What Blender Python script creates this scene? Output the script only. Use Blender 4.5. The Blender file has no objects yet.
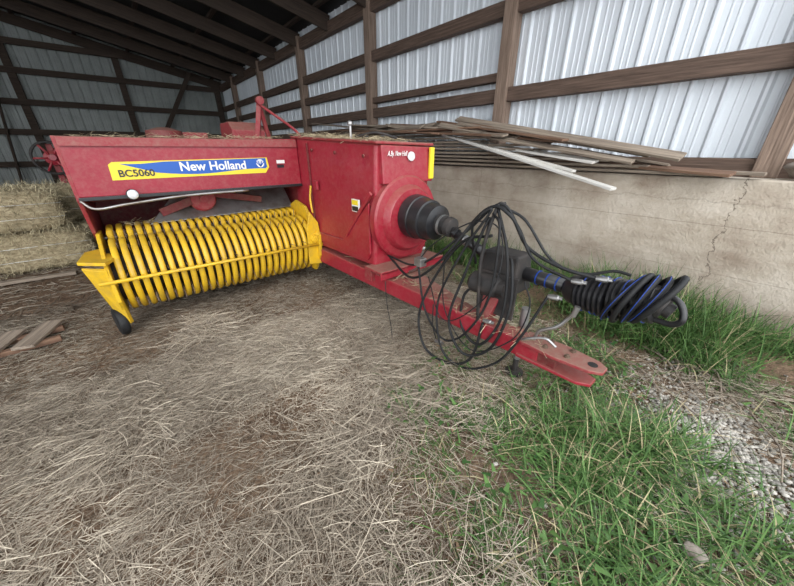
import bpy, bmesh, math, random
import numpy as np
from mathutils import Vector, Matrix
random.seed(7); rng=np.random.default_rng(7)
S=bpy.context.scene
COL=S.collection
S.view_settings.view_transform='Standard'

# ---------------------------------------------------------------- materials
def _new(name):
    m=bpy.data.materials.new(name); m.use_nodes=True
    nt=m.node_tree; b=nt.nodes['Principled BSDF']
    return m,nt,b
def mat(name,c1,c2=None,rough=.5,metal=0.,scale=6.,thr=(.4,.7),stretch=(1,1,1),bump=0.,detail=6,bscale=None,c3=None,spec=.5,coat=0,dust=None):
    m,nt,b=_new(name)
    b.inputs['Roughness'].default_value=rough; b.inputs['Metallic'].default_value=metal
    b.inputs['Specular IOR Level'].default_value=spec
    b.inputs['Coat Weight'].default_value=coat
    if c2 is None:
        b.inputs['Base Color'].default_value=(*c1,1)
    tc=nt.nodes.new('ShaderNodeTexCoord'); mp=nt.nodes.new('ShaderNodeMapping')
    mp.inputs['Scale'].default_value=stretch
    nt.links.new(tc.outputs['Object'],mp.inputs['Vector'])
    if c2 is not None:
        n=nt.nodes.new('ShaderNodeTexNoise'); n.inputs['Scale'].default_value=scale; n.inputs['Detail'].default_value=detail
        n.inputs['Roughness'].default_value=.65
        nt.links.new(mp.outputs[0],n.inputs['Vector'])
        r=nt.nodes.new('ShaderNodeValToRGB')
        r.color_ramp.elements[0].position=thr[0]; r.color_ramp.elements[0].color=(*c1,1)
        r.color_ramp.elements[1].position=thr[1]; r.color_ramp.elements[1].color=(*c2,1)
        if c3 is not None:
            e=r.color_ramp.elements.new((thr[0]+thr[1])/2); e.color=(*c3,1)
        nt.links.new(n.outputs['Fac'],r.inputs[0]); out=r.outputs[0]
        if dust is not None:
            # settled dust: more on up-facing surfaces, broken up by fine noise
            ge=nt.nodes.new('ShaderNodeNewGeometry'); sx=nt.nodes.new('ShaderNodeSeparateXYZ'); nt.links.new(ge.outputs['Normal'],sx.inputs[0])
            nn=nt.nodes.new('ShaderNodeTexNoise'); nn.inputs['Scale'].default_value=28; nn.inputs['Detail'].default_value=9; nn.inputs['Roughness'].default_value=.75
            nt.links.new(tc.outputs['Object'],nn.inputs['Vector'])
            mr=nt.nodes.new('ShaderNodeMapRange'); mr.inputs[1].default_value=.42; mr.inputs[2].default_value=.8; mr.inputs[3].default_value=0; mr.inputs[4].default_value=dust[1]
            nt.links.new(nn.outputs['Fac'],mr.inputs[0])
            up=nt.nodes.new('ShaderNodeMath'); up.operation='MULTIPLY_ADD'; up.use_clamp=True; up.inputs[1].default_value=dust[2]; nt.links.new(sx.outputs['Z'],up.inputs[0]); nt.links.new(mr.outputs[0],up.inputs[2])
            mm=nt.nodes.new('ShaderNodeMath'); mm.operation='MAXIMUM'; nt.links.new(up.outputs[0],mm.inputs[0]); nt.links.new(mr.outputs[0],mm.inputs[1])
            mx=nt.nodes.new('ShaderNodeMix'); mx.data_type='RGBA'; nt.links.new(mm.outputs[0],mx.inputs[0]); nt.links.new(out,mx.inputs[6]); mx.inputs[7].default_value=(*dust[0],1)
            out=mx.outputs[2]
        nt.links.new(out,b.inputs['Base Color'])
    if bump>0:
        n2=nt.nodes.new('ShaderNodeTexNoise'); n2.inputs['Scale'].default_value=bscale or scale*3; n2.inputs['Detail'].default_value=8
        nt.links.new(mp.outputs[0],n2.inputs['Vector'])
        bp=nt.nodes.new('ShaderNodeBump'); bp.inputs['Strength'].default_value=bump; bp.inputs['Distance'].default_value=.02
        nt.links.new(n2.outputs['Fac'],bp.inputs['Height']); nt.links.new(bp.outputs[0],b.inputs['Normal'])
    return m
def attr_mat(name,rough=.7,trans=0.):
    m,nt,b=_new(name)
    a=nt.nodes.new('ShaderNodeAttribute'); a.attribute_name='Col'
    nt.links.new(a.outputs['Color'],b.inputs['Base Color'])
    b.inputs['Roughness'].default_value=rough; b.inputs['Specular IOR Level'].default_value=.25
    return m
DU=(.27,.19,.14)
RED=mat('red_paint',(.26,.004,.018),(.33,.014,.034),rough=.42,scale=3.5,thr=(.35,.75),coat=.05,bump=.03,bscale=2,dust=(DU,.30,.32))
REDD=mat('dusty_red_paint',(.26,.007,.020),(.25,.04,.04),rough=.6,scale=9,thr=(.4,.85),bump=.05,dust=(DU,.55,.5))
REDK=mat('dark_red_paint',(.15,.005,.010),(.10,.02,.015),rough=.65,scale=8,dust=(DU,.4,.4))
YEL=mat('yellow_paint',(.70,.43,.012),(.50,.30,.025),rough=.45,scale=7,thr=(.45,.8),dust=((.30,.2,.1),.35,.1))
BLK=mat('black_rubber',(.008,.008,.009),(.022,.022,.022),rough=.62,scale=10,spec=.35)
PLB=mat('black_plastic',(.008,.008,.010),(.02,.02,.022),rough=.35,scale=6,dust=((.12,.11,.10),.15,.1))
STL=mat('worn_steel',(.42,.42,.42),(.2,.16,.13),rough=.38,metal=.8,scale=6,thr=(.4,.75))
RST=mat('rusty_steel',(.10,.06,.04),(.2,.14,.1),rough=.7,metal=.3,scale=14)
DRK=mat('dark_iron',(.015,.014,.014),(.05,.04,.035),rough=.7,scale=10)
BLUE=mat('blue_decal',(.010,.09,.40),rough=.4)
DYEL=mat('yellow_decal',(.78,.60,.03),rough=.4)
WHT=mat('white_decal',(.75,.75,.72),rough=.45)
LENS=mat('lamp_lens',(.75,.77,.78),(.5,.5,.5),rough=.12,scale=30,spec=.8)
LBLUE=mat('blue_stripe',(.008,.045,.27),rough=.45)
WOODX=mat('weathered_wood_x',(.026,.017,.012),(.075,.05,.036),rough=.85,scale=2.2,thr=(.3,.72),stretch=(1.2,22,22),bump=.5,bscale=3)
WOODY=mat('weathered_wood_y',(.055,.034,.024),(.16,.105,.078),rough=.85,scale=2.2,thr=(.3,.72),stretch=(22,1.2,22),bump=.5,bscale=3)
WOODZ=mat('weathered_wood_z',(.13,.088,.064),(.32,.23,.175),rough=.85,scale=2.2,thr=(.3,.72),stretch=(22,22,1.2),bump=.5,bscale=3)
PLK=mat('grey_plank',(.12,.09,.068),(.38,.31,.24),rough=.85,scale=1.6,thr=(.3,.7),stretch=(1.2,25,25),bump=.5,bscale=3)
PLB2=mat('brown_plank',(.10,.05,.03),(.26,.155,.10),rough=.85,scale=1.6,thr=(.3,.7),stretch=(1.2,25,25),bump=.5,bscale=3)
PLW=mat('white_plank',(.66,.64,.60),(.42,.38,.33),rough=.7,scale=3,thr=(.45,.8),stretch=(1,15,15),bump=.2)
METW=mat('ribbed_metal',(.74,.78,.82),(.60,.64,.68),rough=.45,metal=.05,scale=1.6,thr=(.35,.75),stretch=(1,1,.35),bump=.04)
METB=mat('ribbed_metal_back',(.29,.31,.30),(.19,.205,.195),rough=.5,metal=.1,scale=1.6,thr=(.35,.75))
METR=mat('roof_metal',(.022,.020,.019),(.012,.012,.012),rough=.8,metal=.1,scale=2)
HAY=mat('hay',(.20,.15,.08),(.50,.42,.27),rough=.9,scale=14,thr=(.3,.7),stretch=(1,1,3),bump=.8,bscale=30)
STRAW=attr_mat('straw_stems',.75); GRASS=attr_mat('grass_blades',.55)
STONE=attr_mat('gravel_stones',.85)

def ground_mat():
    m,nt,b=_new('dirt_ground'); b.inputs['Roughness'].default_value=.95; b.inputs['Specular IOR Level'].default_value=.15
    tc=nt.nodes.new('ShaderNodeTexCoord')
    def noise(s,d=8):
        n=nt.nodes.new('ShaderNodeTexNoise'); n.inputs['Scale'].default_value=s; n.inputs['Detail'].default_value=d; n.inputs['Roughness'].default_value=.7
        nt.links.new(tc.outputs['Object'],n.inputs['Vector']); return n
    n1=noise(1.3,4); n2=noise(45,10)
    r1=nt.nodes.new('ShaderNodeValToRGB'); r1.color_ramp.elements[0].position=.35; r1.color_ramp.elements[0].color=(.12,.082,.060,1)
    r1.color_ramp.elements[1].position=.65; r1.color_ramp.elements[1].color=(.24,.175,.13,1)
    r2=nt.nodes.new('ShaderNodeValToRGB'); r2.color_ramp.elements[0].position=.32; r2.color_ramp.elements[0].color=(.35,.33,.3,1)
    r2.color_ramp.elements[1].position=.7; r2.color_ramp.elements[1].color=(1.6,1.5,1.35,1)
    mx=nt.nodes.new('ShaderNodeMix'); mx.data_type='RGBA'; mx.blend_type='MULTIPLY'; mx.inputs[0].default_value=1
    nt.links.new(n1.outputs['Fac'],r1.inputs[0]); nt.links.new(n2.outputs['Fac'],r2.inputs[0])
    nt.links.new(r1.outputs[0],mx.inputs[6]); nt.links.new(r2.outputs[0],mx.inputs[7]); nt.links.new(mx.outputs[2],b.inputs['Base Color'])
    bp=nt.nodes.new('ShaderNodeBump'); bp.inputs['Strength'].default_value=.9; bp.inputs['Distance'].default_value=.02
    nt.links.new(n2.outputs['Fac'],bp.inputs['Height']); nt.links.new(bp.outputs[0],b.inputs['Normal'])
    return m
def concrete_mat():
    m,nt,b=_new('aged_concrete'); b.inputs['Roughness'].default_value=.9
    tc=nt.nodes.new('ShaderNodeTexCoord')
    def noise(s,d=8,st=None):
        n=nt.nodes.new('ShaderNodeTexNoise'); n.inputs['Scale'].default_value=s; n.inputs['Detail'].default_value=d; n.inputs['Roughness'].default_value=.65
        if st:
            mp=nt.nodes.new('ShaderNodeMapping'); mp.inputs['Scale'].default_value=st
            nt.links.new(tc.outputs['Object'],mp.inputs[0]); nt.links.new(mp.outputs[0],n.inputs['Vector'])
        else: nt.links.new(tc.outputs['Object'],n.inputs['Vector'])
        return n
    n1=noise(2.2,9); n2=noise(30,8); n3=noise(1.8,7,(1,.6,1.6))
    r1=nt.nodes.new('ShaderNodeValToRGB'); e=r1.color_ramp.elements
    e[0].position=.38; e[0].color=(.32,.25,.19,1); e[1].position=.64; e[1].color=(.62,.55,.465,1)
    x=e.new(.5); x.color=(.47,.40,.32,1)
    add=nt.nodes.new('ShaderNodeMath'); add.operation='MULTIPLY_ADD'; add.inputs[1].default_value=.5
    nt.links.new(n3.outputs['Fac'],add.inputs[0])
    h=nt.nodes.new('ShaderNodeMath'); h.operation='MULTIPLY'; h.inputs[1].default_value=.5; nt.links.new(n1.outputs['Fac'],h.inputs[0])
    nt.links.new(h.outputs[0],add.inputs[2]); nt.links.new(add.outputs[0],r1.inputs[0])
    sp=nt.nodes.new('ShaderNodeSeparateXYZ'); nt.links.new(tc.outputs['Object'],sp.inputs[0])
    nd=noise(6,6)
    def line(src,pos,width,wob,k):
        a=nt.nodes.new('ShaderNodeMath'); a.operation='MULTIPLY_ADD'; a.inputs[1].default_value=wob; nt.links.new(nd.outputs['Fac'],a.inputs[0]); nt.links.new(src,a.inputs[2])
        c=nt.nodes.new('ShaderNodeMath'); c.operation='SUBTRACT'; c.inputs[1].default_value=pos+wob*.5; nt.links.new(a.outputs[0],c.inputs[0])
        d=nt.nodes.new('ShaderNodeMath'); d.operation='ABSOLUTE'; nt.links.new(c.outputs[0],d.inputs[0])
        l=nt.nodes.new('ShaderNodeMath'); l.operation='LESS_THAN'; l.inputs[1].default_value=width; nt.links.new(d.outputs[0],l.inputs[0])
        g=nt.nodes.new('ShaderNodeMath'); g.operation='MULTIPLY'; g.inputs[1].default_value=k; nt.links.new(l.outputs[0],g.inputs[0]); return g.outputs[0]
    st=nt.nodes.new('ShaderNodeMapRange'); st.inputs[1].default_value=.75; st.inputs[2].default_value=.05; st.inputs[3].default_value=0; st.inputs[4].default_value=.45
    zz_=nt.nodes.new('ShaderNodeMath'); zz_.operation='MULTIPLY_ADD'; zz_.inputs[1].default_value=.7; nt.links.new(n3.outputs['Fac'],zz_.inputs[0]); 
    zs=nt.nodes.new('ShaderNodeMath'); zs.operation='SUBTRACT'; zs.inputs[1].default_value=.35; nt.links.new(sp.outputs['Z'],zs.inputs[0]); nt.links.new(zs.outputs[0],zz_.inputs[2]); nt.links.new(zz_.outputs[0],st.inputs[0])
    L=[line(sp.outputs['Z'],.84,.003,.02,.4),line(sp.outputs['Z'],.45,.003,.02,.4),line(sp.outputs['Y'],.20,.0035,.25,.8),line(sp.outputs['Y'],2.6,.003,.02,.4),line(sp.outputs['Z'],1.02,.006,.12,.22),st.outputs[0]]
    cur=L[0]
    for o in L[1:]:
        mxx=nt.nodes.new('ShaderNodeMath'); mxx.operation='MAXIMUM'; nt.links.new(cur,mxx.inputs[0]); nt.links.new(o,mxx.inputs[1]); cur=mxx.outputs[0]
    mx=nt.nodes.new('ShaderNodeMix'); mx.data_type='RGBA'; nt.links.new(cur,mx.inputs[0]); nt.links.new(r1.outputs[0],mx.inputs[6]); mx.inputs[7].default_value=(.13,.10,.075,1)
    nt.links.new(mx.outputs[2],b.inputs['Base Color'])
    bp=nt.nodes.new('ShaderNodeBump'); bp.inputs['Strength'].default_value=.6; bp.inputs['Distance'].default_value=.02
    nt.links.new(n2.outputs['Fac'],bp.inputs['Height']); nt.links.new(bp.outputs[0],b.inputs['Normal'])
    return m
GND=ground_mat(); CON=concrete_mat()

# ---------------------------------------------------------------- builders
def empty(name,loc=(0,0,0)):
    e=bpy.data.objects.new(name,None); e.location=loc; e.empty_display_size=.1; COL.objects.link(e); return e
def link(o,parent=None):
    COL.objects.link(o)
    if parent is not None:
        o.parent=parent; o.matrix_parent_inverse=parent.matrix_basis.inverted()
    return o
def from_bm(name,bm,m,parent=None,smooth=False):
    bmesh.ops.recalc_face_normals(bm,faces=bm.faces[:])
    me=bpy.data.meshes.new(name); bm.to_mesh(me); bm.free(); me.materials.append(m)
    if smooth:
        for p in me.polygons: p.use_smooth=True
    o=bpy.data.objects.new(name,me); link(o,parent)
    return o
def bevel(o,w,seg=2):
    if w>0:
        b=o.modifiers.new('bevel','BEVEL'); b.width=w; b.segments=seg; b.limit_method='ANGLE'; b.angle_limit=math.radians(40)
    return o
def box(name,lo,hi,m,parent=None,bv=.006):
    bm=bmesh.new(); bmesh.ops.create_cube(bm,size=1)
    for v in bm.verts:
        v.co=Vector([(lo[i]+hi[i])/2+v.co[i]*(hi[i]-lo[i]) for i in range(3)])
    return bevel(from_bm(name,bm,m,parent),bv)
def prism(name,pts,axis,a,b,m,parent=None,bv=.004):
    bm=bmesh.new()
    def P(p,c):
        return {'x':(c,p[0],p[1]),'y':(p[0],c,p[1]),'z':(p[0],p[1],c)}[axis]
    A=[bm.verts.new(P(p,a)) for p in pts]; B=[bm.verts.new(P(p,b)) for p in pts]
    bm.faces.new(A); bm.faces.new(B[::-1]); n=len(pts)
    for i in range(n): bm.faces.new((A[i],B[i],B[(i+1)%n],A[(i+1)%n]))
    return bevel(from_bm(name,bm,m,parent),bv)
def hexa(name,c8,m,parent=None,bv=.004):
    bm=bmesh.new(); v=[bm.verts.new(c) for c in c8]
    for f in ((0,1,2,3),(7,6,5,4),(0,4,5,1),(1,5,6,2),(2,6,7,3),(3,7,4,0)): bm.faces.new([v[i] for i in f])
    return bevel(from_bm(name,bm,m,parent),bv)
def frame(p1,p2,up=(0,0,1),roll=0):
    p1=Vector(p1);p2=Vector(p2); x=(p2-p1).normalized(); u=Vector(up)
    if abs(x.dot(u))>.98: u=Vector((0,1,0))
    y=u.cross(x).normalized(); z=x.cross(y)
    M=Matrix((x,y,z)).transposed().to_4x4(); M.translation=(p1+p2)/2
    return M@Matrix.Rotation(roll,4,'X'),(p2-p1).length
def beam(name,p1,p2,w,h,m,parent=None,bv=.004,roll=0,warp=0):
    M,L=frame(p1,p2,roll=roll); bm=bmesh.new(); bmesh.ops.create_cube(bm,size=1)
    for v in bm.verts: v.co=Vector((v.co.x*L,v.co.y*w,v.co.z*h))
    o=from_bm(name,bm,m,None); bevel(o,bv)
    o.matrix_basis=M
    if parent is not None: o.parent=parent; o.matrix_parent_inverse=parent.matrix_basis.inverted()
    return o
def catmull(pts,n=8):
    P=[Vector(p) for p in pts]; P=[P[0]*2-P[1]]+P+[P[-1]*2-P[-2]]; out=[]
    for i in range(1,len(P)-2):
        for k in range(n):
            t=k/n; a,b,c,d=P[i-1],P[i],P[i+1],P[i+2]
            out.append(.5*((2*b)+(c-a)*t+(2*a-5*b+4*c-d)*t*t+(3*b-a-3*c+d)*t**3))
    out.append(P[-2]); return out
def sweep(bm,pts,r,seg=8,closed=False):
    n=len(pts); rings=[]; nrm=None
    for i,p in enumerate(pts):
        if closed: t=(pts[(i+1)%n]-pts[i-1]).normalized()
        else: t=(pts[min(i+1,n-1)]-pts[max(i-1,0)]).normalized()
        if nrm is None:
            nrm=t.orthogonal().normalized()
        nrm=(nrm-t*nrm.dot(t)).normalized(); bn=t.cross(nrm)
        rr=r[i] if hasattr(r,'__len__') else r
        rings.append([bm.verts.new(p+(nrm*math.cos(a)+bn*math.sin(a))*rr) for a in [2*math.pi*k/seg for k in range(seg)]])
    for i in range(n if closed else n-1):
        A=rings[i];B=rings[(i+1)%n]
        for k in range(seg): bm.faces.new((A[k],A[(k+1)%seg],B[(k+1)%seg],B[k]))
    if not closed:
        bm.faces.new(rings[0][::-1]); bm.faces.new(rings[-1])
def tube(name,pts,r,m,parent=None,smooth=True,seg=8,n=8,closed=False):
    bm=bmesh.new(); q=catmull(pts,n) if smooth and len(pts)>2 else [Vector(p) for p in pts]
    sweep(bm,q,r,seg,closed); return from_bm(name,bm,m,parent,smooth=True)
def tubes(name,lst,m,parent=None,seg=8,n=8):
    bm=bmesh.new()
    for pts,r in lst:
        q=catmull(pts,n) if len(pts)>2 else [Vector(p) for p in pts]; sweep(bm,q,r,seg)
    return from_bm(name,bm,m,parent,smooth=True)
def lathe(name,o,d,prof,m,parent=None,seg=32,smooth=True,cap=True):
    o=Vector(o); d=Vector(d).normalized(); a=d.orthogonal().normalized(); b=d.cross(a); bm=bmesh.new(); rings=[]
    for t,r in prof:
        rings.append([bm.verts.new(o+d*t+(a*math.cos(x)+b*math.sin(x))*max(r,1e-4)) for x in [2*math.pi*k/seg for k in range(seg)]])
    for i in range(len(rings)-1):
        A,B=rings[i],rings[i+1]
        for k in range(seg): bm.faces.new((A[k],A[(k+1)%seg],B[(k+1)%seg],B[k]))
    if cap: bm.faces.new(rings[0][::-1]); bm.faces.new(rings[-1])
    ob=from_bm(name,bm,m,parent,smooth=smooth)
    if smooth:
        e=ob.modifiers.new('es','EDGE_SPLIT'); e.split_angle=math.radians(35)
    return ob
def text(name,s,size,M,m,parent=None,ext=.001,sx=1.,bold=0.,shear=0):
    c=bpy.data.curves.new(name,'FONT'); c.body=s; c.size=size; c.extrude=ext; c.offset=bold; c.shear=shear
    t=bpy.data.objects.new(name+'_tmp',c); COL.objects.link(t)
    bpy.context.view_layer.update()
    me=bpy.data.meshes.new_from_object(t.evaluated_get(bpy.context.evaluated_depsgraph_get()))
    bpy.data.objects.remove(t); me.name=name; me.materials.clear(); me.materials.append(m)
    me.transform(M@Matrix.Diagonal((sx,1,1,1)))
    o=bpy.data.objects.new(name,me); return link(o,parent)
def np_mesh(name,V,F,m,parent=None,col=None,smooth=False):
    me=bpy.data.meshes.new(name); nv=len(V); nf,k=F.shape
    me.vertices.add(nv); me.vertices.foreach_set('co',V.astype(np.float32).ravel())
    me.loops.add(nf*k); me.loops.foreach_set('vertex_index',F.astype(np.int32).ravel())
    me.polygons.add(nf); me.polygons.foreach_set('loop_start',np.arange(0,nf*k,k,dtype=np.int32))
    me.update(calc_edges=True)
    if col is not None:
        a=me.color_attributes.new(name='Col',type='FLOAT_COLOR',domain='POINT')
        a.data.foreach_set('color',np.concatenate([col,np.ones((nv,1))],1).astype(np.float32).ravel())
    me.materials.append(m); o=bpy.data.objects.new(name,me); link(o,parent)
    if smooth: me.polygons.foreach_set('use_smooth',np.ones(nf,dtype=bool))
    return o
def strips(name,P,D,L,W,B,C,m,parent=None,k=2,taper=0.,side=None):
    n=len(P); D=D/np.linalg.norm(D,axis=1)[:,None]
    if side is None:
        side=np.cross(D,rng.normal(size=(n,3)))
    side=side/np.linalg.norm(side,axis=1)[:,None]
    V=np.zeros((n,k+1,2,3))
    for i in range(k+1):
        s=i/k; c=P+D*(L*s)[:,None]+B*(s*s); w=(W*(1-taper*s))[:,None]*.5
        V[:,i,0]=c-side*w; V[:,i,1]=c+side*w
    base=(np.arange(n)*(k+1)*2)[:,None,None]; F=np.zeros((n,k,4),int)
    for i in range(k): F[:,i]=np.array([2*i,2*i+1,2*i+3,2*i+2])
    F=F+base
    return np_mesh(name,V.reshape(-1,3),F.reshape(-1,4),m,parent,np.repeat(C,(k+1)*2,axis=0))

# ---------------------------------------------------------------- ground
def gh(x,y):
    return (.012*np.sin(2.1*x+.7)*np.cos(1.7*y)+.008*np.sin(5.3*x+2.2*y)+.006*np.cos(4.1*y-3.3*x+1)
            +.06*np.exp(-((x-3.5)**2)/.12))
nx,ny=240,260
gx=np.concatenate([np.linspace(-9,-3,20,endpoint=False),np.linspace(-3,4.2,nx-20)])
gy=np.concatenate([np.linspace(-4,5,ny-40,endpoint=False),np.linspace(5,16,40)])
X,Y=np.meshgrid(gx,gy,indexing='ij'); Z=gh(X,Y)+rng.normal(size=X.shape)*.0015
V=np.stack([X,Y,Z],-1).reshape(-1,3)
ii,jj=np.meshgrid(np.arange(len(gx)-1),np.arange(len(gy)-1),indexing='ij'); q=len(gy)
F=np.stack([ii*q+jj,(ii+1)*q+jj,(ii+1)*q+jj+1,ii*q+jj+1],-1).reshape(-1,4)
ground=np_mesh('ground',V,F,GND,smooth=True)

def vnoise(x,y,s,seed):
    r=np.random.default_rng(seed); G=r.random((64,64)); a=(x*s)%63; b=(y*s)%63
    i=np.floor(a).astype(int); j=np.floor(b).astype(int); fa=a-i; fb=b-j; fa=fa*fa*(3-2*fa); fb=fb*fb*(3-2*fb); i1=(i+1)%64;j1=(j+1)%64
    return (G[i,j]*(1-fa)+G[i1,j]*fa)*(1-fb)+(G[i,j1]*(1-fa)+G[i1,j1]*fa)*fb
def bound(x): return np.interp(x,[-.3,.42,.8,1.14,1.6,2.4,3.0,3.6],[-.9,.2,.75,1.25,1.35,1.7,2.6,3.4])
def grassiness(x,y):
    d=bound(x)-y+(vnoise(x+9,y+9,2.3,3)-.5)*1.1
    return 1/(1+np.exp(-d/.16))
def gravelzone(x,y): return np.exp(-(((x-2.0)/.42)**2+((y+.15)/.36)**2))

def make_straw(name,n,xr,yr,lmin,lmax,w,seed,bright=1.,gk=.72,dens=None,zoff=0.,base=.3,amp=1.1):
    x=rng.uniform(*xr,n); y=rng.uniform(*yr,n)
    g=grassiness(x,y); pn=.65*vnoise(x+5,y+5,1.1,seed)+.35*vnoise(x+15,y+5,3.7,seed+9)
    keep=rng.random(n)<(1-gk*g)*(base+amp*pn)*(1-.75*gravelzone(x,y))
    if dens is not None: keep&=rng.random(n)<dens(x,y)
    x=x[keep];y=y[keep];n=len(x)
    ang=vnoise(x+20,y+20,1.6,seed+1)*9+vnoise(x+2,y+2,5,seed+3)*3+rng.normal(size=n)*.9
    lift=rng.normal(size=n)*.10+.05
    L=rng.uniform(lmin,lmax,n)*(.5+.8*vnoise(x+3,y+3,2,seed+5))
    D=np.stack([np.cos(ang),np.sin(ang),lift],1)
    z=gh(x,y)+rng.random(n)**2*.035*vnoise(x+5,y+5,1.1,seed)+.004+zoff*rng.random(n)
    B=np.stack([rng.normal(size=n)*.25*L,rng.normal(size=n)*.25*L,-np.abs(lift)*L*.9],1)
    v=vnoise(x+30,y+30,1.4,seed+2)*.5+vnoise(x+30,y+30,4.4,seed+2)*.2+rng.random(n)*.6-.05
    c1=np.array([.17,.128,.094]);c2=np.array([.64,.555,.435])
    C=c1+(c2-c1)*np.clip(v,0,1)[:,None]**1.35; C*=bright*rng.uniform(.65,1.15,(n,1))
    return strips(name,np.stack([x,y,z],1),D,L,np.full(n,w)*rng.uniform(.6,1.3,n),B,C,STRAW,ground,k=3)
make_straw('straw_near',160000,(-1.4,2.6),(-.9,2.6),.02,.15,.0021,11)
make_straw('straw_mid',95000,(-3.2,3.5),(1.6,4.2),.02,.11,.0026,11,bright=.70)
make_straw('straw_far',30000,(-6,3.5),(3.8,10),.07,.2,.006,11,bright=.66)
make_straw('straw_over_grass',26000,(.2,2.9),(-1.0,1.7),.05,.18,.0023,23,gk=0.,zoff=.05,base=.45,amp=.75,dens=lambda x,y: np.clip((vnoise(x+1,y+1,2.4,91)-.40)*3,0,1))
make_straw('hay_heaps',38000,(-1.5,.9),(.1,3.0),.06,.22,.0023,31,bright=.98,zoff=.06,base=.45,amp=.8,dens=lambda x,y: np.clip((vnoise(x+6,y+2,2.1,55)-.5)*3,0,1))

# grass
def make_grass(name,x,y,L,W,lean,cols,k=4,dryf=.15):
    n=len(x); a=rng.uniform(0,2*math.pi,n); z=gh(x,y)-.003
    D=np.stack([np.cos(a)*lean,np.sin(a)*lean,np.ones(n)],1)
    B=np.stack([np.cos(a)*L*lean*.9,np.sin(a)*L*lean*.9,-L*(.05+.5*lean)],1)
    side=np.stack([-np.sin(a),np.cos(a),rng.normal(size=n)*.2],1)
    v=rng.random(n)[:,None]; C=cols[0]*(1-v)+cols[1]*v
    dry=rng.random(n)<dryf; C[dry]=np.array([.45,.38,.22])*rng.uniform(.6,1.1,(dry.sum(),1))
    # keep blades in front of the wall face
    ex=x+np.cos(a)*lean*L*1.5; D[:,0]=np.where(ex>3.58,-np.abs(D[:,0]),D[:,0]); B[:,0]=np.where(ex>3.58,-np.abs(B[:,0]),B[:,0])
    return strips(name,np.stack([x,y,z],1),D,L,W,B,C,GRASS,ground,k=k,taper=.92,side=side)
G0=np.array([.026,.066,.018]);G1=np.array([.105,.190,.052])
n=46000; x=rng.uniform(.0,3.5,n); y=rng.uniform(-1.6,3.2,n)
pg=grassiness(x,y)*np.clip((.6*vnoise(x+2,y+2,2.9,40)+.4*vnoise(x+2,y+2,7,41)-.40)*3.6,0.02,1)
pg*=1-.85*gravelzone(x,y)
k_=rng.random(n)<pg; x=x[k_];y=y[k_]
make_grass('grass_short',x,y,rng.uniform(.02,.12,len(x)),rng.uniform(.003,.006,len(x)),rng.uniform(.3,1.4,len(x)),(G0,G1),k=3,dryf=.22)
def tuss(nm,cl,l0,l1,w0=.005,w1=.009,dryf=.15,cg=1.):
    cx=[];cy=[];LL=[]
    for (a,b,l,c) in cl:
        cx.append(rng.normal(a,.05+.12*l,c));cy.append(rng.normal(b,.07+.2*l,c));LL.append(rng.uniform(.45,1.1,c)*l)
    x=np.concatenate(cx);y=np.concatenate(cy);L=np.concatenate(LL); x=np.minimum(x,3.56)
    make_grass(nm,x,y,L,rng.uniform(w0,w1,len(x)),rng.uniform(l0,l1,len(x)),(G0*1.1*cg,G1*1.2*cg),k=5,dryf=dryf)
tuss('grass_wall_tussocks',[(3.3,.0,.42,500),(3.0,.20,.50,900),(3.15,.45,.55,1100),(2.9,.45,.42,600),(3.3,.75,.48,600),(3.05,.8,.36,350),(3.35,1.15,.34,260),(3.38,1.55,.42,420),(3.35,1.95,.48,600),(3.38,-.4,.26,200),(3.35,2.4,.48,560),(3.3,2.9,.42,300),(2.8,.1,.32,300)],.08,.75,.008,.014,.08)
tuss('grass_tussocks',[(1.62,.12,.30,520),(1.45,.36,.26,380),(1.80,-.02,.24,260),(1.28,.16,.22,320),(2.0,.50,.24,200),(1.15,.75,.16,130),(1.02,-.05,.2,240),
    (1.5,-.35,.22,260),(2.3,.6,.22,120),(1.2,.5,.18,180),(.75,.3,.14,130),(.95,1.0,.12,100),(2.4,-.6,.26,160),(2.7,-.15,.24,160),(2.5,1.4,.22,110),(2.9,2.0,.26,120),(1.25,-.15,.2,230),(.8,0,.15,150)],.2,1.1,.006,.011)
n=4200; x=rng.uniform(.7,3.4,n);y=rng.uniform(-1,1.3,n); k_=rng.random(n)<grassiness(x,y)*np.clip((vnoise(x,y,3.5,77)-.45)*3,0,1)*(1-.6*gravelzone(x,y)); x=x[k_];y=y[k_];n=len(x)
a=rng.uniform(0,6.28,n);L=rng.uniform(.02,.05,n)
strips('weed_leaves',np.stack([x,y,gh(x,y)+rng.uniform(.01,.06,n)],1),np.stack([np.cos(a),np.sin(a),rng.uniform(-.1,.5,n)],1),L,L*.55,np.zeros((n,3)),
   G0*1.2+(G1-G0)*rng.random((n,1)),GRASS,ground,k=2,taper=.6,side=np.stack([-np.sin(a),np.cos(a),np.zeros(n)],1))
n=260; x=rng.uniform(.3,3.3,n);y=rng.uniform(-1,1.6,n);a=rng.uniform(0,6.28,n);L=rng.uniform(.015,.035,n)
strips('fallen_leaves',np.stack([x,y,gh(x,y)+.03],1),np.stack([np.cos(a),np.sin(a),rng.uniform(-.2,.3,n)],1),L,L*.6,np.zeros((n,3)),
   np.array([.20,.13,.08])*rng.uniform(.5,1.5,(n,1)),STRAW,ground,k=2,taper=.6,side=np.stack([-np.sin(a),np.cos(a),np.zeros(n)],1))
tw=[]
for i in range(44):
    px,py=random.gauss(2.5,.3),random.gauss(-.15,.25); a=random.uniform(-.5,.9); l=random.uniform(.15,.5)
    z0=float(gh(px,py))+.03
    tw.append(([(px,py,z0),(px+.5*l*math.cos(a),py+.5*l*math.sin(a),z0+random.uniform(.0,.04)),(px+l*math.cos(a+.2),py+l*math.sin(a+.2),z0+.01)],random.uniform(.002,.006)))
tubes('twigs',tw,PLK,ground,seg=5,n=3)
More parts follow.
